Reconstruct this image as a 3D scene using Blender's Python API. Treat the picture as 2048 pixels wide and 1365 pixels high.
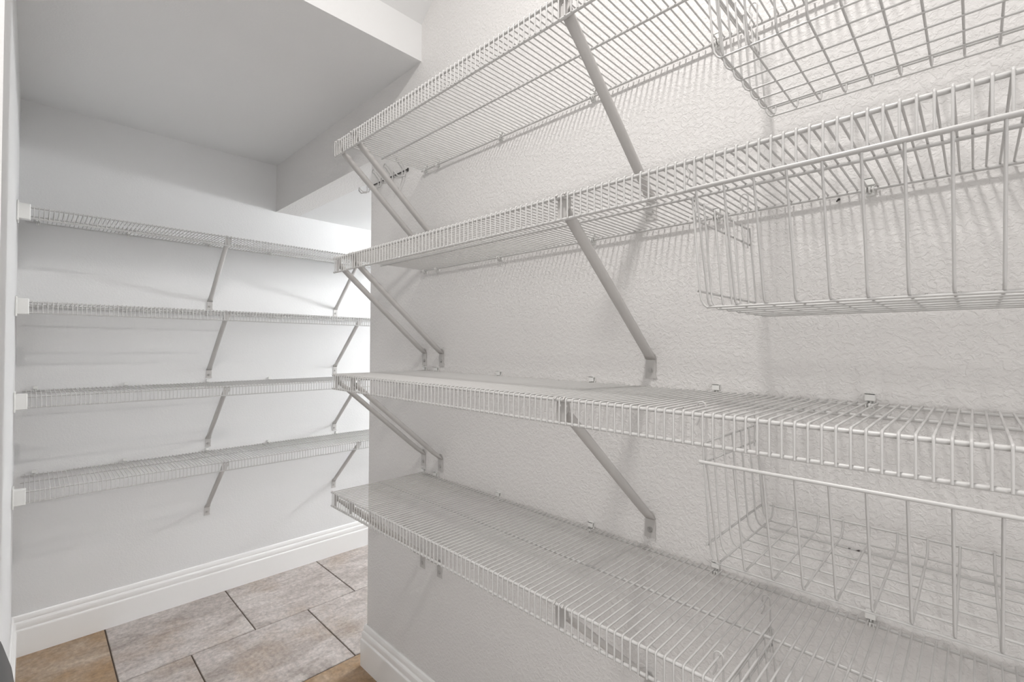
import bpy, bmesh, math, random
from mathutils import Vector, Matrix
random.seed(7)
for o in list(bpy.data.objects):
    bpy.data.objects.remove(o, do_unlink=True)
scene = bpy.context.scene
COL = scene.collection

# ------------------------------------------------------------------ camera
# world: x runs along the long (right) wall, that wall is the plane y = 0,
# the far wall is the plane x = FAR, floor is z = 0, all in metres
F_PX, YAW, PITCH, ROLL = 943.086, 0.77549, 0.01054, 0.00681
CAM = Vector((1.6421, -0.9, 1.2099))
fw = Vector((-math.sin(YAW) * math.cos(PITCH), math.cos(YAW) * math.cos(PITCH), math.sin(PITCH)))
rt = Vector((math.cos(YAW), math.sin(YAW), 0))
up = rt.cross(fw)
R_ = math.cos(ROLL) * rt + math.sin(ROLL) * up
U_ = -math.sin(ROLL) * rt + math.cos(ROLL) * up
cd = bpy.data.cameras.new('camera')
cam = bpy.data.objects.new('camera', cd)
COL.objects.link(cam)
cd.sensor_width = 36.0
cd.lens = F_PX / 2048 * 36.0
cd.clip_start = 0.01
m = Matrix((R_, U_, -fw)).transposed().to_4x4()
m.translation = CAM
cam.matrix_world = m
scene.camera = cam

# ------------------------------------------------------------------ world, exposure
w = bpy.data.worlds.new('world')
scene.world = w
w.use_nodes = True
w.node_tree.nodes['Background'].inputs[0].default_value = (1.0, 0.99, 0.98, 1)
w.node_tree.nodes['Background'].inputs[1].default_value = 1.25
vs = scene.view_settings
vs.view_transform = 'Standard'
vs.look = 'None'
vs.gamma = 1.0
vs.use_curve_mapping = False
vs.exposure = 0.91

# the two lamps of the place, both outside the picture; their positions follow from the shadows in the photograph:
# the ceiling lamp over the pantry (shelf shadows on the long wall, edge of the dropped ceiling on the far wall) ...
ld = bpy.data.lights.new('ceiling_lamp_offscreen', 'AREA')
ld.shape = 'DISK'; ld.size = 0.14; ld.energy = 9.6; ld.color = (1.0, 0.97, 0.945)
lo = bpy.data.objects.new('ceiling_lamp_offscreen', ld)
lo.location = (1.36, -0.80, 2.64)
COL.objects.link(lo)
# ... and the lamp round the corner in the passage (bracket shadows pointing left on the far wall)
ld = bpy.data.lights.new('passage_lamp_offscreen', 'POINT')
ld.shadow_soft_size = 0.05; ld.energy = 24.0; ld.color = (0.965, 0.985, 1.0)
lo = bpy.data.objects.new('passage_lamp_offscreen', ld)
lo.location = (-0.20, 1.55, 1.80)
COL.objects.link(lo)

# ------------------------------------------------------------------ helpers
def link(o, parent=None):
    COL.objects.link(o)
    if parent is not None:
        o.parent = parent
    return o

def tag(o, label=None, cat=None, group=None, kind=None):
    if label: o['label'] = label
    if cat: o['category'] = cat
    if group: o['group'] = group
    if kind: o['kind'] = kind
    return o

def empty(name, loc, rz=0.0):
    o = bpy.data.objects.new(name, None)
    o.empty_display_size = 0.05
    o.location = loc
    o.rotation_euler = (0, 0, rz)
    return link(o)

def obj(name, mesh, parent=None, loc=(0, 0, 0), rot=(0, 0, 0)):
    o = bpy.data.objects.new(name, mesh)
    o.location = loc
    o.rotation_euler = rot
    return link(o, parent)

class MB:
    def __init__(self):
        self.v, self.f, self.s = [], [], []
    def add(self, vs, fs, smooth=False):
        b = len(self.v)
        self.v += [tuple(p) for p in vs]
        self.f += [tuple(b + i for i in f) for f in fs]
        self.s += [smooth] * len(fs)
    def box(self, a, b):
        x0, y0, z0 = a; x1, y1, z1 = b
        self.add([(x0, y0, z0), (x1, y0, z0), (x1, y1, z0), (x0, y1, z0),
                  (x0, y0, z1), (x1, y0, z1), (x1, y1, z1), (x0, y1, z1)],
                 [(3, 2, 1, 0), (4, 5, 6, 7), (0, 1, 5, 4), (1, 2, 6, 5), (2, 3, 7, 6), (3, 0, 4, 7)])
    def cbox(self, a, b, c):
        """box with chamfered edges (chamfer c)"""
        bm = bmesh.new()
        x0, y0, z0 = a; x1, y1, z1 = b
        vv = [bm.verts.new(p) for p in [(x0, y0, z0), (x1, y0, z0), (x1, y1, z0), (x0, y1, z0),
                                        (x0, y0, z1), (x1, y0, z1), (x1, y1, z1), (x0, y1, z1)]]
        for f in [(3, 2, 1, 0), (4, 5, 6, 7), (0, 1, 5, 4), (1, 2, 6, 5), (2, 3, 7, 6), (3, 0, 4, 7)]:
            bm.faces.new([vv[i] for i in f])
        bmesh.ops.bevel(bm, geom=bm.edges[:], offset=c, segments=1, affect='EDGES')
        self.bm(bm)
    def bm(self, bm, smooth=False):
        bm.verts.ensure_lookup_table()
        bm.verts.index_update()
        self.add([v.co[:] for v in bm.verts], [[v.index for v in f.verts] for f in bm.faces], smooth)
        bm.free()
    def prism(self, pts, axis, a, b, smooth=False):
        """extrude the 2-D polygon pts along axis from a to b"""
        def P(p, t):
            if axis == 'y': return (p[0], t, p[1])
            if axis == 'x': return (t, p[0], p[1])
            return (p[0], p[1], t)
        n = len(pts)
        vs = [P(p, a) for p in pts] + [P(p, b) for p in pts]
        fs = [tuple(range(n))[::-1], tuple(range(n, 2 * n))]
        fs += [(i, (i + 1) % n, n + (i + 1) % n, n + i) for i in range(n)]
        self.add(vs, fs, smooth)
    def tube(self, pts, r, seg=6, closed=False):
        P = [Vector(p) for p in pts]
        n = len(P)
        vs, fs = [], []
        t0 = (P[1] - P[0]).normalized()
        ref = Vector((0, 0, 1)) if abs(t0.z) < 0.9 else Vector((1, 0, 0))
        nrm = (ref - t0 * ref.dot(t0)).normalized()
        for i in range(n):
            if closed:
                a, b = P[(i - 1) % n], P[(i + 1) % n]
            else:
                a, b = P[max(i - 1, 0)], P[min(i + 1, n - 1)]
            t = (b - a).normalized()
            nrm = (nrm - t * nrm.dot(t))
            nrm.normalize()
            bi = t.cross(nrm)
            k = 1.0
            if 0 < i < n - 1 or closed:
                c = (P[i] - P[(i - 1) % n]).normalized().dot((P[(i + 1) % n] - P[i]).normalized())
                k = 1 / max(math.sqrt(max((1 + c) / 2, 0.0)), 0.6)
            k = min(k, 1.25)
            for j in range(seg):
                a_ = 2 * math.pi * j / seg
                vs.append(P[i] + (nrm * math.cos(a_) + bi * math.sin(a_)) * r * (k if k < 1.1 else 1.05))
        for i in range(n if closed else n - 1):
            i2 = (i + 1) % n
            for j in range(seg):
                j2 = (j + 1) % seg
                fs.append((i * seg + j, i * seg + j2, i2 * seg + j2, i2 * seg + j))
        self.add(vs, fs, True)
        if not closed:
            self.add(vs[:seg], [tuple(range(seg))[::-1]], False)
            self.add(vs[-seg:], [tuple(range(seg))], False)
    def mesh(self, name, mat):
        me = bpy.data.meshes.new(name)
        me.from_pydata(self.v, [], self.f)
        me.polygons.foreach_set('use_smooth', self.s)
        me.materials.append(mat)
        bm = bmesh.new(); bm.from_mesh(me)
        bmesh.ops.recalc_face_normals(bm, faces=bm.faces)
        bm.to_mesh(me); bm.free()
        me.update()
        return me

def arc(c, r, a0, a1, n, plane='yz', fixed=0.0):
    out = []
    for i in range(n + 1):
        a = math.radians(a0 + (a1 - a0) * i / n)
        p, q = c[0] + r * math.cos(a), c[1] + r * math.sin(a)
        out.append({'yz': (fixed, p, q), 'xz': (p, fixed, q), 'xy': (p, q, fixed)}[plane])
    return out

# ------------------------------------------------------------------ materials
def new_mat(name):
    mt = bpy.data.materials.new(name)
    mt.use_nodes = True
    nt = mt.node_tree
    return mt, nt, nt.nodes['Principled BSDF']

def N(nt, kind, **kw):
    n = nt.nodes.new(kind)
    for k, v in kw.items():
        setattr(n, k, v)
    return n

def mat_wall(name, col, bump, scale, rough=0.75):
    mt, nt, b = new_mat(name)
    L = nt.links.new
    tc = N(nt, 'ShaderNodeTexCoord')
    # knock-down texture: flattened blobs plus fine orange peel
    n1 = N(nt, 'ShaderNodeTexNoise'); n1.inputs['Scale'].default_value = scale
    n1.inputs['Detail'].default_value = 3.0; n1.inputs['Roughness'].default_value = 0.55
    n1.inputs['Distortion'].default_value = 0.6
    n2 = N(nt, 'ShaderNodeTexNoise'); n2.inputs['Scale'].default_value = scale * 3.1
    n2.inputs['Detail'].default_value = 2.0
    r1 = N(nt, 'ShaderNodeMapRange'); r1.inputs['From Min'].default_value = 0.42; r1.inputs['From Max'].default_value = 0.6
    r1.interpolation_type = 'SMOOTHSTEP'
    L(tc.outputs['Object'], n1.inputs['Vector']); L(tc.outputs['Object'], n2.inputs['Vector'])
    L(n1.outputs['Fac'], r1.inputs['Value'])
    ad = N(nt, 'ShaderNodeMath', operation='MULTIPLY_ADD')
    L(n2.outputs['Fac'], ad.inputs[0]); ad.inputs[1].default_value = 0.45; L(r1.outputs['Result'], ad.inputs[2])
    bp = N(nt, 'ShaderNodeBump'); bp.inputs['Strength'].default_value = bump; bp.inputs['Distance'].default_value = 0.002
    L(ad.outputs[0], bp.inputs['Height']); L(bp.outputs['Normal'], b.inputs['Normal'])
    n3 = N(nt, 'ShaderNodeTexNoise'); n3.inputs['Scale'].default_value = 2.2; n3.inputs['Detail'].default_value = 2
    L(tc.outputs['Object'], n3.inputs['Vector'])
    mx = N(nt, 'ShaderNodeMix', data_type='RGBA')
    L(n3.outputs['Fac'], mx.inputs[0])
    mx.inputs[6].default_value = (*[c * 0.975 for c in col], 1)
    mx.inputs[7].default_value = (*[min(c * 1.02, 1) for c in col], 1)
    L(mx.outputs[2], b.inputs['Base Color'])
    b.inputs['Roughness'].default_value = rough
    b.inputs['Specular IOR Level'].default_value = 0.25
    return mt

def mat_enamel(name, col, rough=0.35, specks=True):
    mt, nt, b = new_mat(name)
    L = nt.links.new
    b.inputs['Roughness'].default_value = rough
    if specks:   # chipped coating
        geo = N(nt, 'ShaderNodeNewGeometry')
        n = N(nt, 'ShaderNodeTexNoise'); n.inputs['Scale'].default_value = 70; n.inputs['Detail'].default_value = 1
        L(geo.outputs['Position'], n.inputs['Vector'])
        r = N(nt, 'ShaderNodeMapRange'); r.inputs['From Min'].default_value = 0.80; r.inputs['From Max'].default_value = 0.83
        L(n.outputs['Fac'], r.inputs['Value'])
        mx = N(nt, 'ShaderNodeMix', data_type='RGBA')
        L(r.outputs['Result'], mx.inputs[0])
        mx.inputs[6].default_value = (*col, 1); mx.inputs[7].default_value = (0.05, 0.04, 0.035, 1)
        L(mx.outputs[2], b.inputs['Base Color'])
    else:
        b.inputs['Base Color'].default_value = (*col, 1)
    return mt

def mat_tile(name, c_lo, c_mid, c_hi, c_warm, warm):
    mt, nt, b = new_mat(name)
    L = nt.links.new
    geo = N(nt, 'ShaderNodeNewGeometry'); oi = N(nt, 'ShaderNodeObjectInfo')
    off = N(nt, 'ShaderNodeVectorMath', operation='MULTIPLY_ADD')
    cmb = N(nt, 'ShaderNodeCombineXYZ')
    L(oi.outputs['Random'], cmb.inputs[0]); L(oi.outputs['Random'], cmb.inputs[1])
    L(cmb.outputs[0], off.inputs[0]); off.inputs[1].default_value = (37, 53, 0); L(geo.outputs['Position'], off.inputs[2])
    mp = N(nt, 'ShaderNodeMapping'); mp.inputs['Scale'].default_value = (2.2, 1.0, 1.0)
    mp.inputs['Rotation'].default_value = (0, 0, 0.5)
    L(off.outputs[0], mp.inputs['Vector'])
    big = N(nt, 'ShaderNodeTexNoise'); big.inputs['Scale'].default_value = 4.5; big.inputs['Detail'].default_value = 8
    big.inputs['Roughness'].default_value = 0.66; big.inputs['Distortion'].default_value = 0.9
    L(mp.outputs[0], big.inputs['Vector'])
    fine = N(nt, 'ShaderNodeTexNoise'); fine.inputs['Scale'].default_value = 60; fine.inputs['Detail'].default_value = 5
    fine.inputs['Roughness'].default_value = 0.7
    L(off.outputs[0], fine.inputs['Vector'])
    cr = N(nt, 'ShaderNodeValToRGB')
    e = cr.color_ramp.elements
    e[0].position = 0.30; e[0].color = (*c_lo, 1)
    e[1].position = 0.70; e[1].color = (*c_hi, 1)
    k = e.new(0.5); k.color = (*c_mid, 1)
    L(big.outputs['Fac'], cr.inputs[0])
    wn = N(nt, 'ShaderNodeTexNoise'); wn.inputs['Scale'].default_value = 3.0; wn.inputs['Detail'].default_value = 5
    wn.inputs['Roughness'].default_value = 0.6
    L(off.outputs[0], wn.inputs['Vector'])
    wr = N(nt, 'ShaderNodeMapRange'); wr.inputs['From Min'].default_value = 0.62 - 0.3 * warm; wr.inputs['From Max'].default_value = 0.85 - 0.3 * warm
    L(wn.outputs['Fac'], wr.inputs['Value'])
    m1 = N(nt, 'ShaderNodeMix', data_type='RGBA'); L(wr.outputs['Result'], m1.inputs[0])
    L(cr.outputs[0], m1.inputs[6]); m1.inputs[7].default_value = (*c_warm, 1)
    m2 = N(nt, 'ShaderNodeMix', data_type='RGBA', blend_type='OVERLAY'); m2.inputs[0].default_value = 0.8
    L(m1.outputs[2], m2.inputs[6]); L(fine.outputs['Color'], m2.inputs[7])
    g = N(nt, 'ShaderNodeRGBToBW'); L(fine.outputs['Fac'], m2.inputs[7])
    L(m2.outputs[2], b.inputs['Base Color'])
    b.inputs['Roughness'].default_value = 0.42
    bp = N(nt, 'ShaderNodeBump'); bp.inputs['Strength'].default_value = 0.12; bp.inputs['Distance'].default_value = 0.001
    L(fine.outputs['Fac'], bp.inputs['Height']); L(bp.outputs['Normal'], b.inputs['Normal'])
    return mt

def mat_plain(name, col, rough=0.5, metal=0.0):
    mt, nt, b = new_mat(name)
    b.inputs['Base Color'].default_value = (*col, 1)
    b.inputs['Roughness'].default_value = rough
    b.inputs['Metallic'].default_value = metal
    return mt

M_WALL = mat_wall('wall_paint_knockdown', (0.80, 0.785, 0.772), 0.42, 115)
M_FAR = mat_wall('wall_paint_orange_peel', (0.80, 0.80, 0.798), 0.14, 140)
M_CEIL = mat_wall('ceiling_paint', (0.84, 0.84, 0.838), 0.10, 140)
M_TRIM = mat_plain('trim_semi_gloss', (0.92, 0.915, 0.905), 0.3)
M_WIRE = mat_enamel('white_epoxy_wire', (0.60, 0.593, 0.582), 0.32)
M_BRK = mat_enamel('white_epoxy_steel', (0.56, 0.545, 0.53), 0.42, False)
M_PLAS = mat_plain('white_plastic', (0.82, 0.82, 0.80), 0.4)
M_DARK = mat_plain('dark_screw_metal', (0.07, 0.066, 0.06), 0.8)
M_SCREW = mat_plain('painted_screw', (0.50, 0.49, 0.48), 0.3, 0.5)
M_GROUT = mat_plain('brown_grout', (0.10, 0.075, 0.055), 0.9)
M_TILE = mat_tile('travertine_tile', (0.27, 0.23, 0.205), (0.42, 0.375, 0.35), (0.55, 0.51, 0.485), (0.31, 0.235, 0.175), 0.3)
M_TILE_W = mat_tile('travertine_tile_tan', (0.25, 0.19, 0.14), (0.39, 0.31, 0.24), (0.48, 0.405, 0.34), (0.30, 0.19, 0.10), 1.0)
M_BIN = mat_plain('dark_grey_plastic', (0.09, 0.09, 0.092), 0.5)
M_RAIL = mat_plain('dark_rail_metal', (0.06, 0.058, 0.055), 0.5, 0.4)

# ------------------------------------------------------------------ the setting
FAR = -0.9978
WL = -0.940          # left wall plane
Z_SOF = 2.157        # dropped ceiling over the far half
X_SOF = 0.328
Z_NICHE = 1.912      # ceiling of the passage round the corner
def struct(name, mb, mat, parent=None):
    o = obj(name, mb.mesh(name, mat), parent)
    o['kind'] = 'structure'
    return o

mb = MB()
# long wall with the header over the passage, bull-nosed at the corner
bn = 0.007
mb.prism([(0.0 + bn, 0.0), (bn * 0.3, bn * 0.3), (0.0, bn), (0.0, 0.12), (2.72, 0.12), (2.72, 0.0)], 'z', 0.0, Z_NICHE)
mb.prism([(FAR, Z_NICHE), (2.72, Z_NICHE), (2.72, 2.9), (FAR, 2.9)], 'y', 0.0, 0.12)
struct('wall_right', mb, M_WALL)
mb = MB(); mb.box((FAR - 0.12, WL - 0.12, 0), (FAR, 2.12, 2.9)); struct('wall_far', mb, M_FAR)
mb = MB(); mb.box((FAR, WL - 0.12, 0), (0.42, WL, 2.9)); struct('wall_left', mb, M_FAR)
mb = MB(); mb.box((0.30, -1.92, 0), (0.42, WL - 0.12, 2.9)); struct('wall_return', mb, M_FAR)
mb = MB()
mb.box((0.30, -2.04, 0), (2.72, -1.92, 2.9))
struct('wall_back', mb, M_FAR)
mb = MB()   # unseen doorway opening behind the camera, added to let in world fill light
mb.box((2.6, -0.72, 0), (2.72, 0, 2.9)); mb.box((2.6, -1.92, 0), (2.72, -1.72, 2.9)); mb.box((2.6, -1.72, 2.1), (2.72, -0.72, 2.9))
struct('wall_side', mb, M_WALL)
mb = MB(); mb.box((0, 0.12, 0), (0.12, 2.12, 2.9)); struct('wall_passage', mb, M_FAR)
mb = MB(); mb.box((FAR, 2.0, 0), (0, 2.12, 2.9)); struct('wall_end', mb, M_FAR)
mb = MB()
mb.prism([(FAR, Z_SOF), (X_SOF, Z_SOF), (X_SOF, 2.28), (0.87, 2.75), (2.6, 2.75), (2.6, 2.9), (FAR, 2.9)], 'y', -1.92, 0.0)
struct('ceiling', mb, M_CEIL)
mb = MB(); mb.box((FAR, 0.12, Z_NICHE), (0, 2.0, 2.1)); struct('ceiling', mb, M_CEIL)

# floor: grout bed and square tiles in running bond
mb = MB(); mb.box((FAR - 0.1, -2.0, -0.05), (2.7, 2.1, -0.0035))
floor = struct('floor', mb, M_GROUT)
TL, TW = 0.4486, 0.4527
J = 0.0022
def tile_mesh(l, wd, mat, nm):
    bm_ = MB(); c = 0.0016
    x, y = wd / 2 - J, l / 2 - J
    vs = []
    for (dx, z) in ((0, -0.009), (0, -c), (c, 0.0)):
        vs += [(-x + dx, -y + dx, z), (x - dx, -y + dx, z), (x - dx, y - dx, z), (-x + dx, y - dx, z)]
    fs = [(3, 2, 1, 0), (8, 9, 10, 11)]
    for k in (0, 4):
        fs += [(k + i, k + (i + 1) % 4, k + 4 + (i + 1) % 4, k + 4 + i) for i in range(4)]
    bm_.add(vs, fs)
    return bm_.mesh(nm, mat)
t_a = tile_mesh(TL, TW, M_TILE, 'tile')
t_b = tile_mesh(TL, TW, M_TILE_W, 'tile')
for r in range(0, 8):
    xc = -0.535 + (r - 0.5) * TW
    base = -0.667 if r % 2 == 0 else -0.449
    for k in range(-4, 6):
        yc = base + (k + 0.5) * TL
        if xc - TW / 2 > 0.12 and yc - TL / 2 > 0.02: continue
        if xc + TW / 2 < 0.3 and yc + TL / 2 < WL - 0.05: continue
        if yc + TL / 2 < -1.95 or yc - TL / 2 > 2.05: continue
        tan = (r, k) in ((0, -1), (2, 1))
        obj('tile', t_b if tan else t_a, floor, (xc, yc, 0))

# baseboards (moulded profile swept along a wall line, mitred at corners)
PROF = [(0, 0), (.0155, 0), (.0155, .096), (.0148, .0995), (.0118, .1015), (.0108, .104), (.0118, .108), (.0126, .115),
        (.0122, .124), (.0104, .1285), (.0074, .1305), (.0066, .1325), (.0076, .137), (.0072, .144), (.0056, .1515), (.003, .155), (0, .155)]
def baseboard(name, path):
    """path: list of (x, y, nx, ny) = point on the wall line and offset direction (mitre included)"""
    mb = MB(); n = len(PROF); vs = []
    for (x, y, nx, ny) in path:
        vs += [(x + nx * t, y + ny * t, z) for t, z in PROF]
    fs = []
    for i in range(len(path) - 1):
        fs += [(i * n + j, i * n + j + 1, (i + 1) * n + j + 1, (i + 1) * n + j) for j in range(n - 1)]
    mb.add(vs, fs)
    e = len(path) - 1
    mb.add(vs[:n], [tuple(range(n))]); mb.add(vs[e * n:], [tuple(range(n))[::-1]])
    return struct(name, mb, M_TRIM)
baseboard('baseboard_far', [(FAR, 2.0, 1, 0), (FAR, WL, 1, 1)])
baseboard('baseboard_left', [(FAR, WL, 1, 1), (0.42, WL, 0, 1)])
baseboard('baseboard_right', [(0.0, 2.0, -1, 0), (0.0, 0.0, -1, -1), (2.6, 0.0, 0, -1)])

# ------------------------------------------------------------------ wire shelves
# local frame of a shelf: origin on the wall, +y out of the wall, x along the wall, z = 0 at the deck wires
RW, RR = 0.0014, 0.0025            # wire and rod radius
PITCH_W = 0.01278
LIP = 0.0412
ZR = -(RW + RR)

def shelf_meshes(d, mid, length, mat):
    b = 0.0035
    p = [(0, 0.004, 0), (0, mid, 0), (0, d - b, 0)] + arc((d - b, -b), b, 90, 0, 3)[1:] + [(0, d, -LIP - 0.001)]
    mb = MB(); mb.tube(p, RW, 6); wire = mb.mesh('shelf_wire', mat)
    rods = []
    for (y, z, r) in ((0.010, ZR, RR), (mid, ZR, RR), (d - RW - RR, ZR, 0.0028), (d - RW - RR, -LIP, 0.0027)):
        mb = MB(); mb.tube([(-length / 2, y, z), (length / 2, y, z)], r, 10)
        rods.append(mb.mesh('shelf_rod', mat))
    return wire, rods

def clip_mesh():
    mb = MB()
    # hollow body above the rod: back, top and front wall, open at the sides
    mb.cbox((-0.0065, 0.0, 0.003), (0.0065, 0.0022, 0.0140), 0.0006)
    mb.cbox((-0.0065, 0.0, 0.0118), (0.0065, 0.0105, 0.0140), 0.0006)
    mb.cbox((-0.0065, 0.0085, 0.003), (0.0065, 0.0105, 0.0140), 0.0006)
    mb.cbox((-0.0055, 0.0, -0.012), (0.0055, 0.003, 0.004), 0.0006)       # back plate
    mb.tube([(-0.0045, 0.003, 0.003)] + [(-0.0045, y, z) for _, y, z in arc((0.010, ZR), 0.0044, 150, 400, 9)], 0.0012, 5)
    mb.tube([(0.0045, 0.003, 0.003)] + [(0.0045, y, z) for _, y, z in arc((0.010, ZR), 0.0044, 150, 400, 9)], 0.0012, 5)
    mb.tube([(0.0, 0.004, 0.003)] + [(0.0, y, z) for _, y, z in arc((0.010, ZR), 0.0044, 150, 400, 9)], 0.0016, 5)
    return mb.mesh('wall_clip', M_PLAS)
CLIP = clip_mesh()

def bracket_meshes(d):
    """diagonal brace: rolled channel, flattened foot on the wall, perforated head at the front rod"""
    y0, z0 = 0.006, -0.268
    y1, z1 = d - 0.012, -0.020
    L = math.hypot(y1 - y0, z1 - z0)
    ty, tz = (y1 - y0) / L, (z1 - z0) / L
    ny, nz = -tz, ty                       # up/inward normal
    def pt(x, s, t): return (x, y0 + ty * s + ny * t, z0 + tz * s + nz * t)
    mb = MB()
    # channel section, open to the top: sweep a rounded U
    sec = [(-.0075, .005), (-.0078, -.001), (-.006, -.0042), (-.002, -.0055), (.002, -.0055), (.006, -.0042), (.0078, -.001), (.0075, .005),
           (.0055, .005), (.0055, -.001), (.004, -.003), (-.004, -.003), (-.0055, -.001), (-.0055, .005)]
    sec = [(1.18 * a, 1.1 * b) for a, b in sec]
    rings = []
    for s, kx, kt in ((-0.004, 1.35, 0.35), (0.012, 1.15, 0.7), (0.03, 1.0, 1.0), (L * .5, 1, 1), (L - 0.045, 1.0, 1.0), (L - 0.02, 1.15, 0.8), (L, 1.25, 0.5)):
        rings.append([pt(x * kx, s, t * kt) for x, t in sec])
    n = len(sec); vs = [p for r in rings for p in r]; fs = []
    for i in range(len(rings) - 1):
        fs += [(i * n + j, i * n + (j + 1) % n, (i + 1) * n + (j + 1) % n, (i + 1) * n + j) for j in range(n)]
    fs += [tuple(range(n)), tuple(range((len(rings) - 1) * n, len(rings) * n))]
    mb.add(vs, fs, True)
    brace = mb.mesh('bracket', M_BRK)
    # foot plate against the wall
    mb = MB()
    P = [(-.0095, -.262), (-.0115, -.285), (-.0105, -.300), (-.0125, -.3105), (.0125, -.3105), (.0115, -.300), (.0115, -.285), (.0095, -.262), (.004, -.256), (-.004, -.256)]
    mb.prism([(x, z) for x, z in P], 'y', 0.0008, 0.0030)
    foot = mb.mesh('bracket_foot', M_BRK)
    mb = MB()
    mb.tube([(0, 0.002, -.294), (0, 0.0046, -.294)], 0.0058, 10)
    mb.tube([(0, 0.0044, -.294), (0, 0.0066, -.294), (0, 0.0072, -.294)], 0.0038, 8)
    screw = mb.mesh('screw', M_SCREW)
    # head: flat tab with holes, hooked on the front rod
    yh = d - 0.008
    outl = [(-.016, -.006), (.009, -.006), (.0095, -.020), (.0085, -.040), (-.0065, -.040), (-.009, -.028), (-.017, -.020)]
    bm = bmesh.new()
    def loop(pts):
        vv = [bm.verts.new((x, yh - 0.0022, z)) for x, z in pts]
        return [bm.edges.new((vv[q], vv[(q + 1) % len(vv)])) for q in range(len(vv))]
    edges = loop(outl)
    for hx, hz in ((-.0105, -.0135), (.002, -.0135)):
        edges += loop([(hx + .0023 * math.cos(math.pi * q / 4), hz + .0023 * math.sin(math.pi * q / 4)) for q in range(8)])
    bmesh.ops.triangle_fill(bm, use_beauty=True, use_dissolve=False, edges=edges)
    ext = bmesh.ops.extrude_face_region(bm, geom=bm.faces[:] + bm.edges[:] + bm.verts[:])
    bmesh.ops.translate(bm, vec=(0, 0.0022, 0), verts=[g for g in ext['geom'] if isinstance(g, bmesh.types.BMVert)])
    mb = MB(); mb.bm(bm)
    mb.tube([(-.011, yh, ZR - .003), (-.011, yh + .004, ZR + .003), (-.011, d - .002, ZR + .0048), (-.011, d + .0015, ZR + .001)], 0.0016, 5)
    mb.tube([(.006, yh, ZR - .003), (.006, yh + .004, ZR + .003), (.006, d - .002, ZR + .0048), (.006, d + .0015, ZR + .001)], 0.0016, 5)
    head = mb.mesh('bracket_head', M_BRK)
    return brace, foot, screw, head

def make_shelf(label, group, loc, rz, u0, u1, d, mid, clips, brackets, meshes, end_cover=None, phase=0.003):
    t = empty('wire_shelf', loc, rz)
    tag(t, label, 'shelf', group)
    wire, rods, brk = meshes
    first = u0 + 0.0015 + (phase - u0 - 0.0015) % PITCH_W
    n = int((u1 - 0.0012 - first) / PITCH_W)
    for i in range(n + 1):
        obj('wire', wire, t, (first + i * PITCH_W, 0, 0))
    for r in rods:
        obj('rod', r, t, ((u0 + u1) / 2, 0, 0))
    for u in clips:
        obj('wall_clip', CLIP, t, (u, 0, 0))
    for u in brackets:
        b = obj('bracket', brk[0], t, (u, 0, 0))
        for nm, me in zip(('foot_plate', 'screw', 'head_plate'), brk[1:]):
            obj(nm, me, b)
    if end_cover is not None:
        obj('end_bracket', end_cover, t, (0, 0, 0))['label'] = 'white plastic end bracket'
    return t

# bottom front corner of the basket hung under each shelf of the long wall
BASKETS = ((1.4065, -0.270, 1.5950), (1.4015, -0.298, 1.2632), (1.4002, -0.260, 0.9245), (1.427, -0.268, 0.5990))
ORD = ('topmost', 'second from the top', 'third from the top', 'lowest')
# long wall (rotation 180: local x = -world x)
D1, MID1 = 0.3065, 0.1553
ZS = (1.7837, 1.4554, 1.1275, 0.7986)
XL, XR = 0.3495, 1.98
CL = (0.368, 0.434, 0.717, 1.021, 1.299, 1.529, 1.80)
BK = (0.3625, 0.4535, 1.1645, 1.88)
wr_, rd_ = shelf_meshes(D1, MID1, XR - XL, M_WIRE)
ms = (wr_, rd_, bracket_meshes(D1))
for k, z in enumerate(ZS):
    make_shelf('white wire shelf on the long textured wall, ' + ORD[k] + ' of its four', 'wire shelves on the long wall', (0, 0, z), math.pi,
               -XR, -XL, D1, MID1, [-x for x in CL], [-x for x in BK], ms, None, -(BASKETS[k][0] - 0.0285))   # the basket hooks close over a deck wire
# far wall (rotation -90: local x = -world y, local y = +world x)
D2, MID2 = 0.2986, 0.132
ZQ = (1.6846, 1.3552, 1.0255, 0.6964)
Y0, Y1 = -0.922, 1.10
CY = (-0.886, -0.609, -0.302, -0.023, 0.342, 0.66, 0.96)
BY = (-0.297, 0.331, 0.95)
wr_, rd_ = shelf_meshes(D2, MID2, Y1 - Y0, M_WIRE)
mb = MB()   # moulded end bracket: sleeve on the lip, side arm, mounting plate on the left wall
ye = -Y0
mb.cbox((ye - 0.016, D2 - 0.022, -LIP - 0.006), (ye + 0.0165, D2 + 0.0035, 0.008), 0.002)
mb.cbox((ye + 0.0125, D2 - 0.050, -LIP - 0.014), (ye + 0.0175, D2 + 0.012, 0.014), 0.0012)
mb.cbox((ye + 0.006, D2 - 0.045, -LIP + 0.004), (ye + 0.0165, D2 - 0.015, -LIP + 0.016), 0.002)
END = mb.mesh('end_bracket', M_PLAS)
ms = (wr_, rd_, bracket_meshes(D2))
for k, z in enumerate(ZQ):
    make_shelf('white wire shelf along the far wall, ' + ORD[k] + ' of its four', 'wire shelves on the far wall', (FAR, 0, z), -math.pi / 2,
               -Y1, -Y0, D2, MID2, [-y for y in CY], [-y for y in BY], ms, END)

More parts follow.
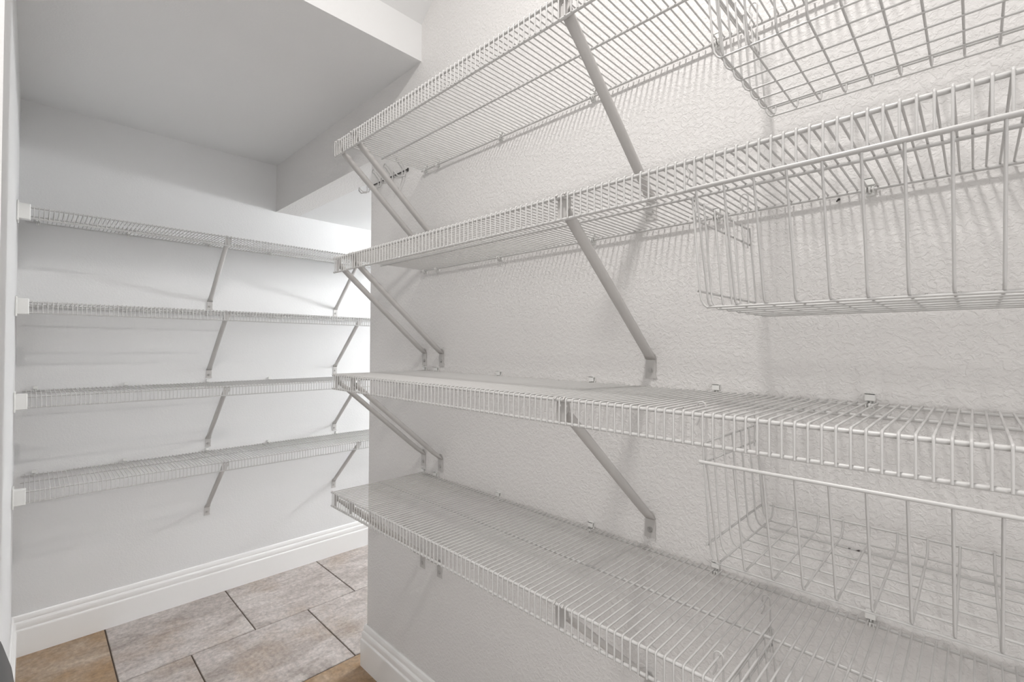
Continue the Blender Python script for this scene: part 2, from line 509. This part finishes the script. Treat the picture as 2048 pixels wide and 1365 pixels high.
# ------------------------------------------------------------------ hanging wire baskets
# local frame: origin at the bottom front corner of the first front wire; +x along the shelf, +y towards the wall
SPX, NX = 0.0325, 14
SPY, NY = 0.0367, 7
WB = SPX * (NX - 1)
DB = SPY * (NY - 1)
HF = 0.1395      # height of the front rod
SL = 0.040       # lean of the front
def basket_meshes(hz, hy):
    """hz: height of the shelf deck wire above the basket floor; hy: y positions of the two hooks"""
    r = 0.0014
    out = {}
    # front-to-back wires: down the leaning front, along the floor, up at the back
    mb = MB()
    p = [(0, -SL, HF), (0, -0.0035, 0.010), (0, -0.001, 0.003), (0, 0.004, 0.0), (0, DB - 0.004, 0.0)]
    p += [(0, DB + 0.008, 0.003), (0, DB + 0.014, 0.010), (0, DB + 0.016, 0.021)]
    mb.tube(p, r, 6); out['cross'] = mb.mesh('cross_wire', M_WIRE)
    # lengthwise wires with upturned ends
    mb = MB()
    hs = hz - 0.052
    left = [(-0.023, 0, hs), (-0.0125, 0, 0.018), (-0.0108, 0, 0.008), (-0.007, 0, 0.0012)]
    p = left + [(-0.003, 0, -0.0022), (WB + 0.003, 0, -0.0022)] + [(WB - x, y, z) for x, y, z in left[::-1]]
    mb.tube(p, r, 6); out['long'] = mb.mesh('long_wire', M_WIRE)
    mb = MB(); mb.tube([(-0.009, -SL - 0.001, HF), (WB + 0.012, -SL - 0.001, HF)], 0.0024, 8); out['front'] = mb.mesh('front_rod', M_WIRE)
    mb = MB(); mb.tube([(-0.006, DB + 0.0185, 0.019), (WB + 0.006, DB + 0.0185, 0.019)], 0.0017, 8); out['back'] = mb.mesh('back_rod', M_WIRE)
    # side rails (x mirrored for the other end)
    def sx(z): return -0.0125 - 0.0105 * (z - 0.018) / (hs - 0.018)
    rails = []
    for z, ya, yb, rr in ((0.020, -0.001, DB + 0.007, .0017), (hs - 0.001, -0.002, DB + 0.008, .0017), (hs - 0.027, -0.002, DB + 0.008, .0017)):
        for mir in (False, True):
            mb = MB(); x = sx(z) - 0.0028
            if mir: x = WB - x
            mb.tube([(x, ya, z), (x, yb, z)], rr, 6); rails.append(mb.mesh('side_rail', M_WIRE))
    out['rails'] = rails
    hooks = []
    for y in hy:
        for mir in (False, True):
            mb = MB()
            x0 = sx(hs) + 0.0005; top = hz + 0.0035
            p = [(x0, y, hs - 0.034), (x0, y, top - 0.006)]
            p += arc((x0 - 0.006, top - 0.0055), 0.006, 10, 175, 6, 'xz', y)
            p += [(x0 - 0.0122, y, top - 0.011), (x0 - 0.008, y, top - 0.019), (x0 - 0.010, y, top - 0.026), (x0 - 0.013, y, top - 0.033)]
            if mir: p = [(WB - a, b, c) for a, b, c in p]
            mb.tube(p, 0.0012, 6); hooks.append(mb.mesh('hook', M_WIRE))
    out['hooks'] = hooks
    return out
def make_basket(label, x, y, z, zs):
    t = empty('hanging_basket', (x, y, z))
    tag(t, label, 'basket', 'wire baskets hung under the long-wall shelves')
    out = basket_meshes(zs - z + RW * 2, (0.0125, DB - 0.006))
    for i in range(NX): obj('wire', out['cross'], t, (i * SPX, 0, 0))
    for i in range(NY): obj('wire', out['long'], t, (0, i * SPY + 0.003, 0))
    obj('front_rod', out['front'], t); obj('back_rod', out['back'], t)
    for me in out['rails']: obj('side_rail', me, t)
    for me in out['hooks']: obj('hook', me, t)
BZ = ('topmost', 'second from the top', 'third from the top', 'lowest')
for k, (x, y, z) in enumerate(BASKETS):
    make_basket('white wire basket hooked under the ' + BZ[k] + ' shelf of the long wall', x, y, z, ZS[k])

# ------------------------------------------------------------------ hook rack above the corner
t = empty('hook_rack', (0.125, 0, 1.815))
tag(t, 'small dark rail with white wire coat hooks beside the top shelf of the long wall', 'hook rack')
mb = MB()
mb.tube([(-0.135, -0.004, -0.002), (0.135, -0.004, -0.002)], 0.0022, 6)
for x in (-0.13, 0.0, 0.13):
    mb.cbox((x - 0.003, -0.0035, -0.007), (x + 0.003, 0.0, 0.004), 0.0005)
obj('rail', mb.mesh('rail', M_RAIL), t)
mb = MB()
p = [(-0.009, -0.009, -0.014), (-0.009, -0.010, 0.006), (-0.009, -0.026, 0.024)]
p += [(x, -0.034, 0.026 + z) for x, _, z in arc((0, 0), 0.009, 180, 0, 6, 'xz', 0)]
p += [(0.009, -0.026, 0.024), (0.009, -0.010, 0.006), (0.009, -0.009, -0.014), (0.009, -0.013, -0.026), (0.009, -0.034, -0.032), (0.0075, -0.044, -0.025), (0, -0.047, -0.016),
      (-0.0075, -0.044, -0.025), (-0.009, -0.034, -0.032), (-0.009, -0.013, -0.026)]
mb.tube(p, 0.0021, 6, closed=True)
hk = mb.mesh('coat_hook', M_WIRE)
for x in (-0.125, -0.045, 0.035, 0.115):
    obj('hook', hk, t, (x, 0, 0))

# spent wall anchor under the second shelf
mb = MB(); mb.tube([(0, 0, 0), (0, -0.003, -0.001)], 0.0019, 8)
mb.tube([(0, -0.003, -0.001), (-0.002, -0.006, -0.004)], 0.0012, 6)
a = obj('wall_anchor', mb.mesh('wall_anchor', M_DARK), None, (1.4885, 0.0, 1.4475))
tag(a, 'small dark screw left in the wall just under a shelf', 'screw')

# ------------------------------------------------------------------ dark bin by the end of the left wall
t = empty('waste_bin', (0.66, -1.075, 0))
tag(t, 'dark grey bin with rounded lid standing at the end of the left wall', 'bin')
def rrect(wx, wy, r, z, n=5):
    pts = []
    for cx, cy, a0 in ((wx - r, wy - r, 0), (-wx + r, wy - r, 90), (-wx + r, -wy + r, 180), (wx - r, -wy + r, 270)):
        for i in range(n + 1):
            a = math.radians(a0 + 90 * i / n)
            pts.append((cx + r * math.cos(a), cy + r * math.sin(a), z))
    return pts
def loft(rings):
    mb = MB(); n = len(rings[0]); vs = [p for r in rings for p in r]; fs = []
    for i in range(len(rings) - 1):
        fs += [(i * n + j, i * n + (j + 1) % n, (i + 1) * n + (j + 1) % n, (i + 1) * n + j) for j in range(n)]
    fs += [tuple(range(n))[::-1], tuple(range((len(rings) - 1) * n, len(rings) * n))]
    mb.add(vs, fs, True)
    return mb
obj('body', loft([rrect(.12, .12, .04, 0.002), rrect(.125, .125, .04, .02), rrect(.145, .158, .045, .60)]).mesh('bin_body', M_BIN), t)
obj('lid', loft([rrect(.15, .165, .05, .60), rrect(.15, .165, .05, .66), rrect(.147, .160, .05, .70), rrect(.135, .150, .05, .745), rrect(.11, .125, .05, .775), rrect(.07, .085, .05, .785)]).mesh('bin_lid', M_BIN), t)
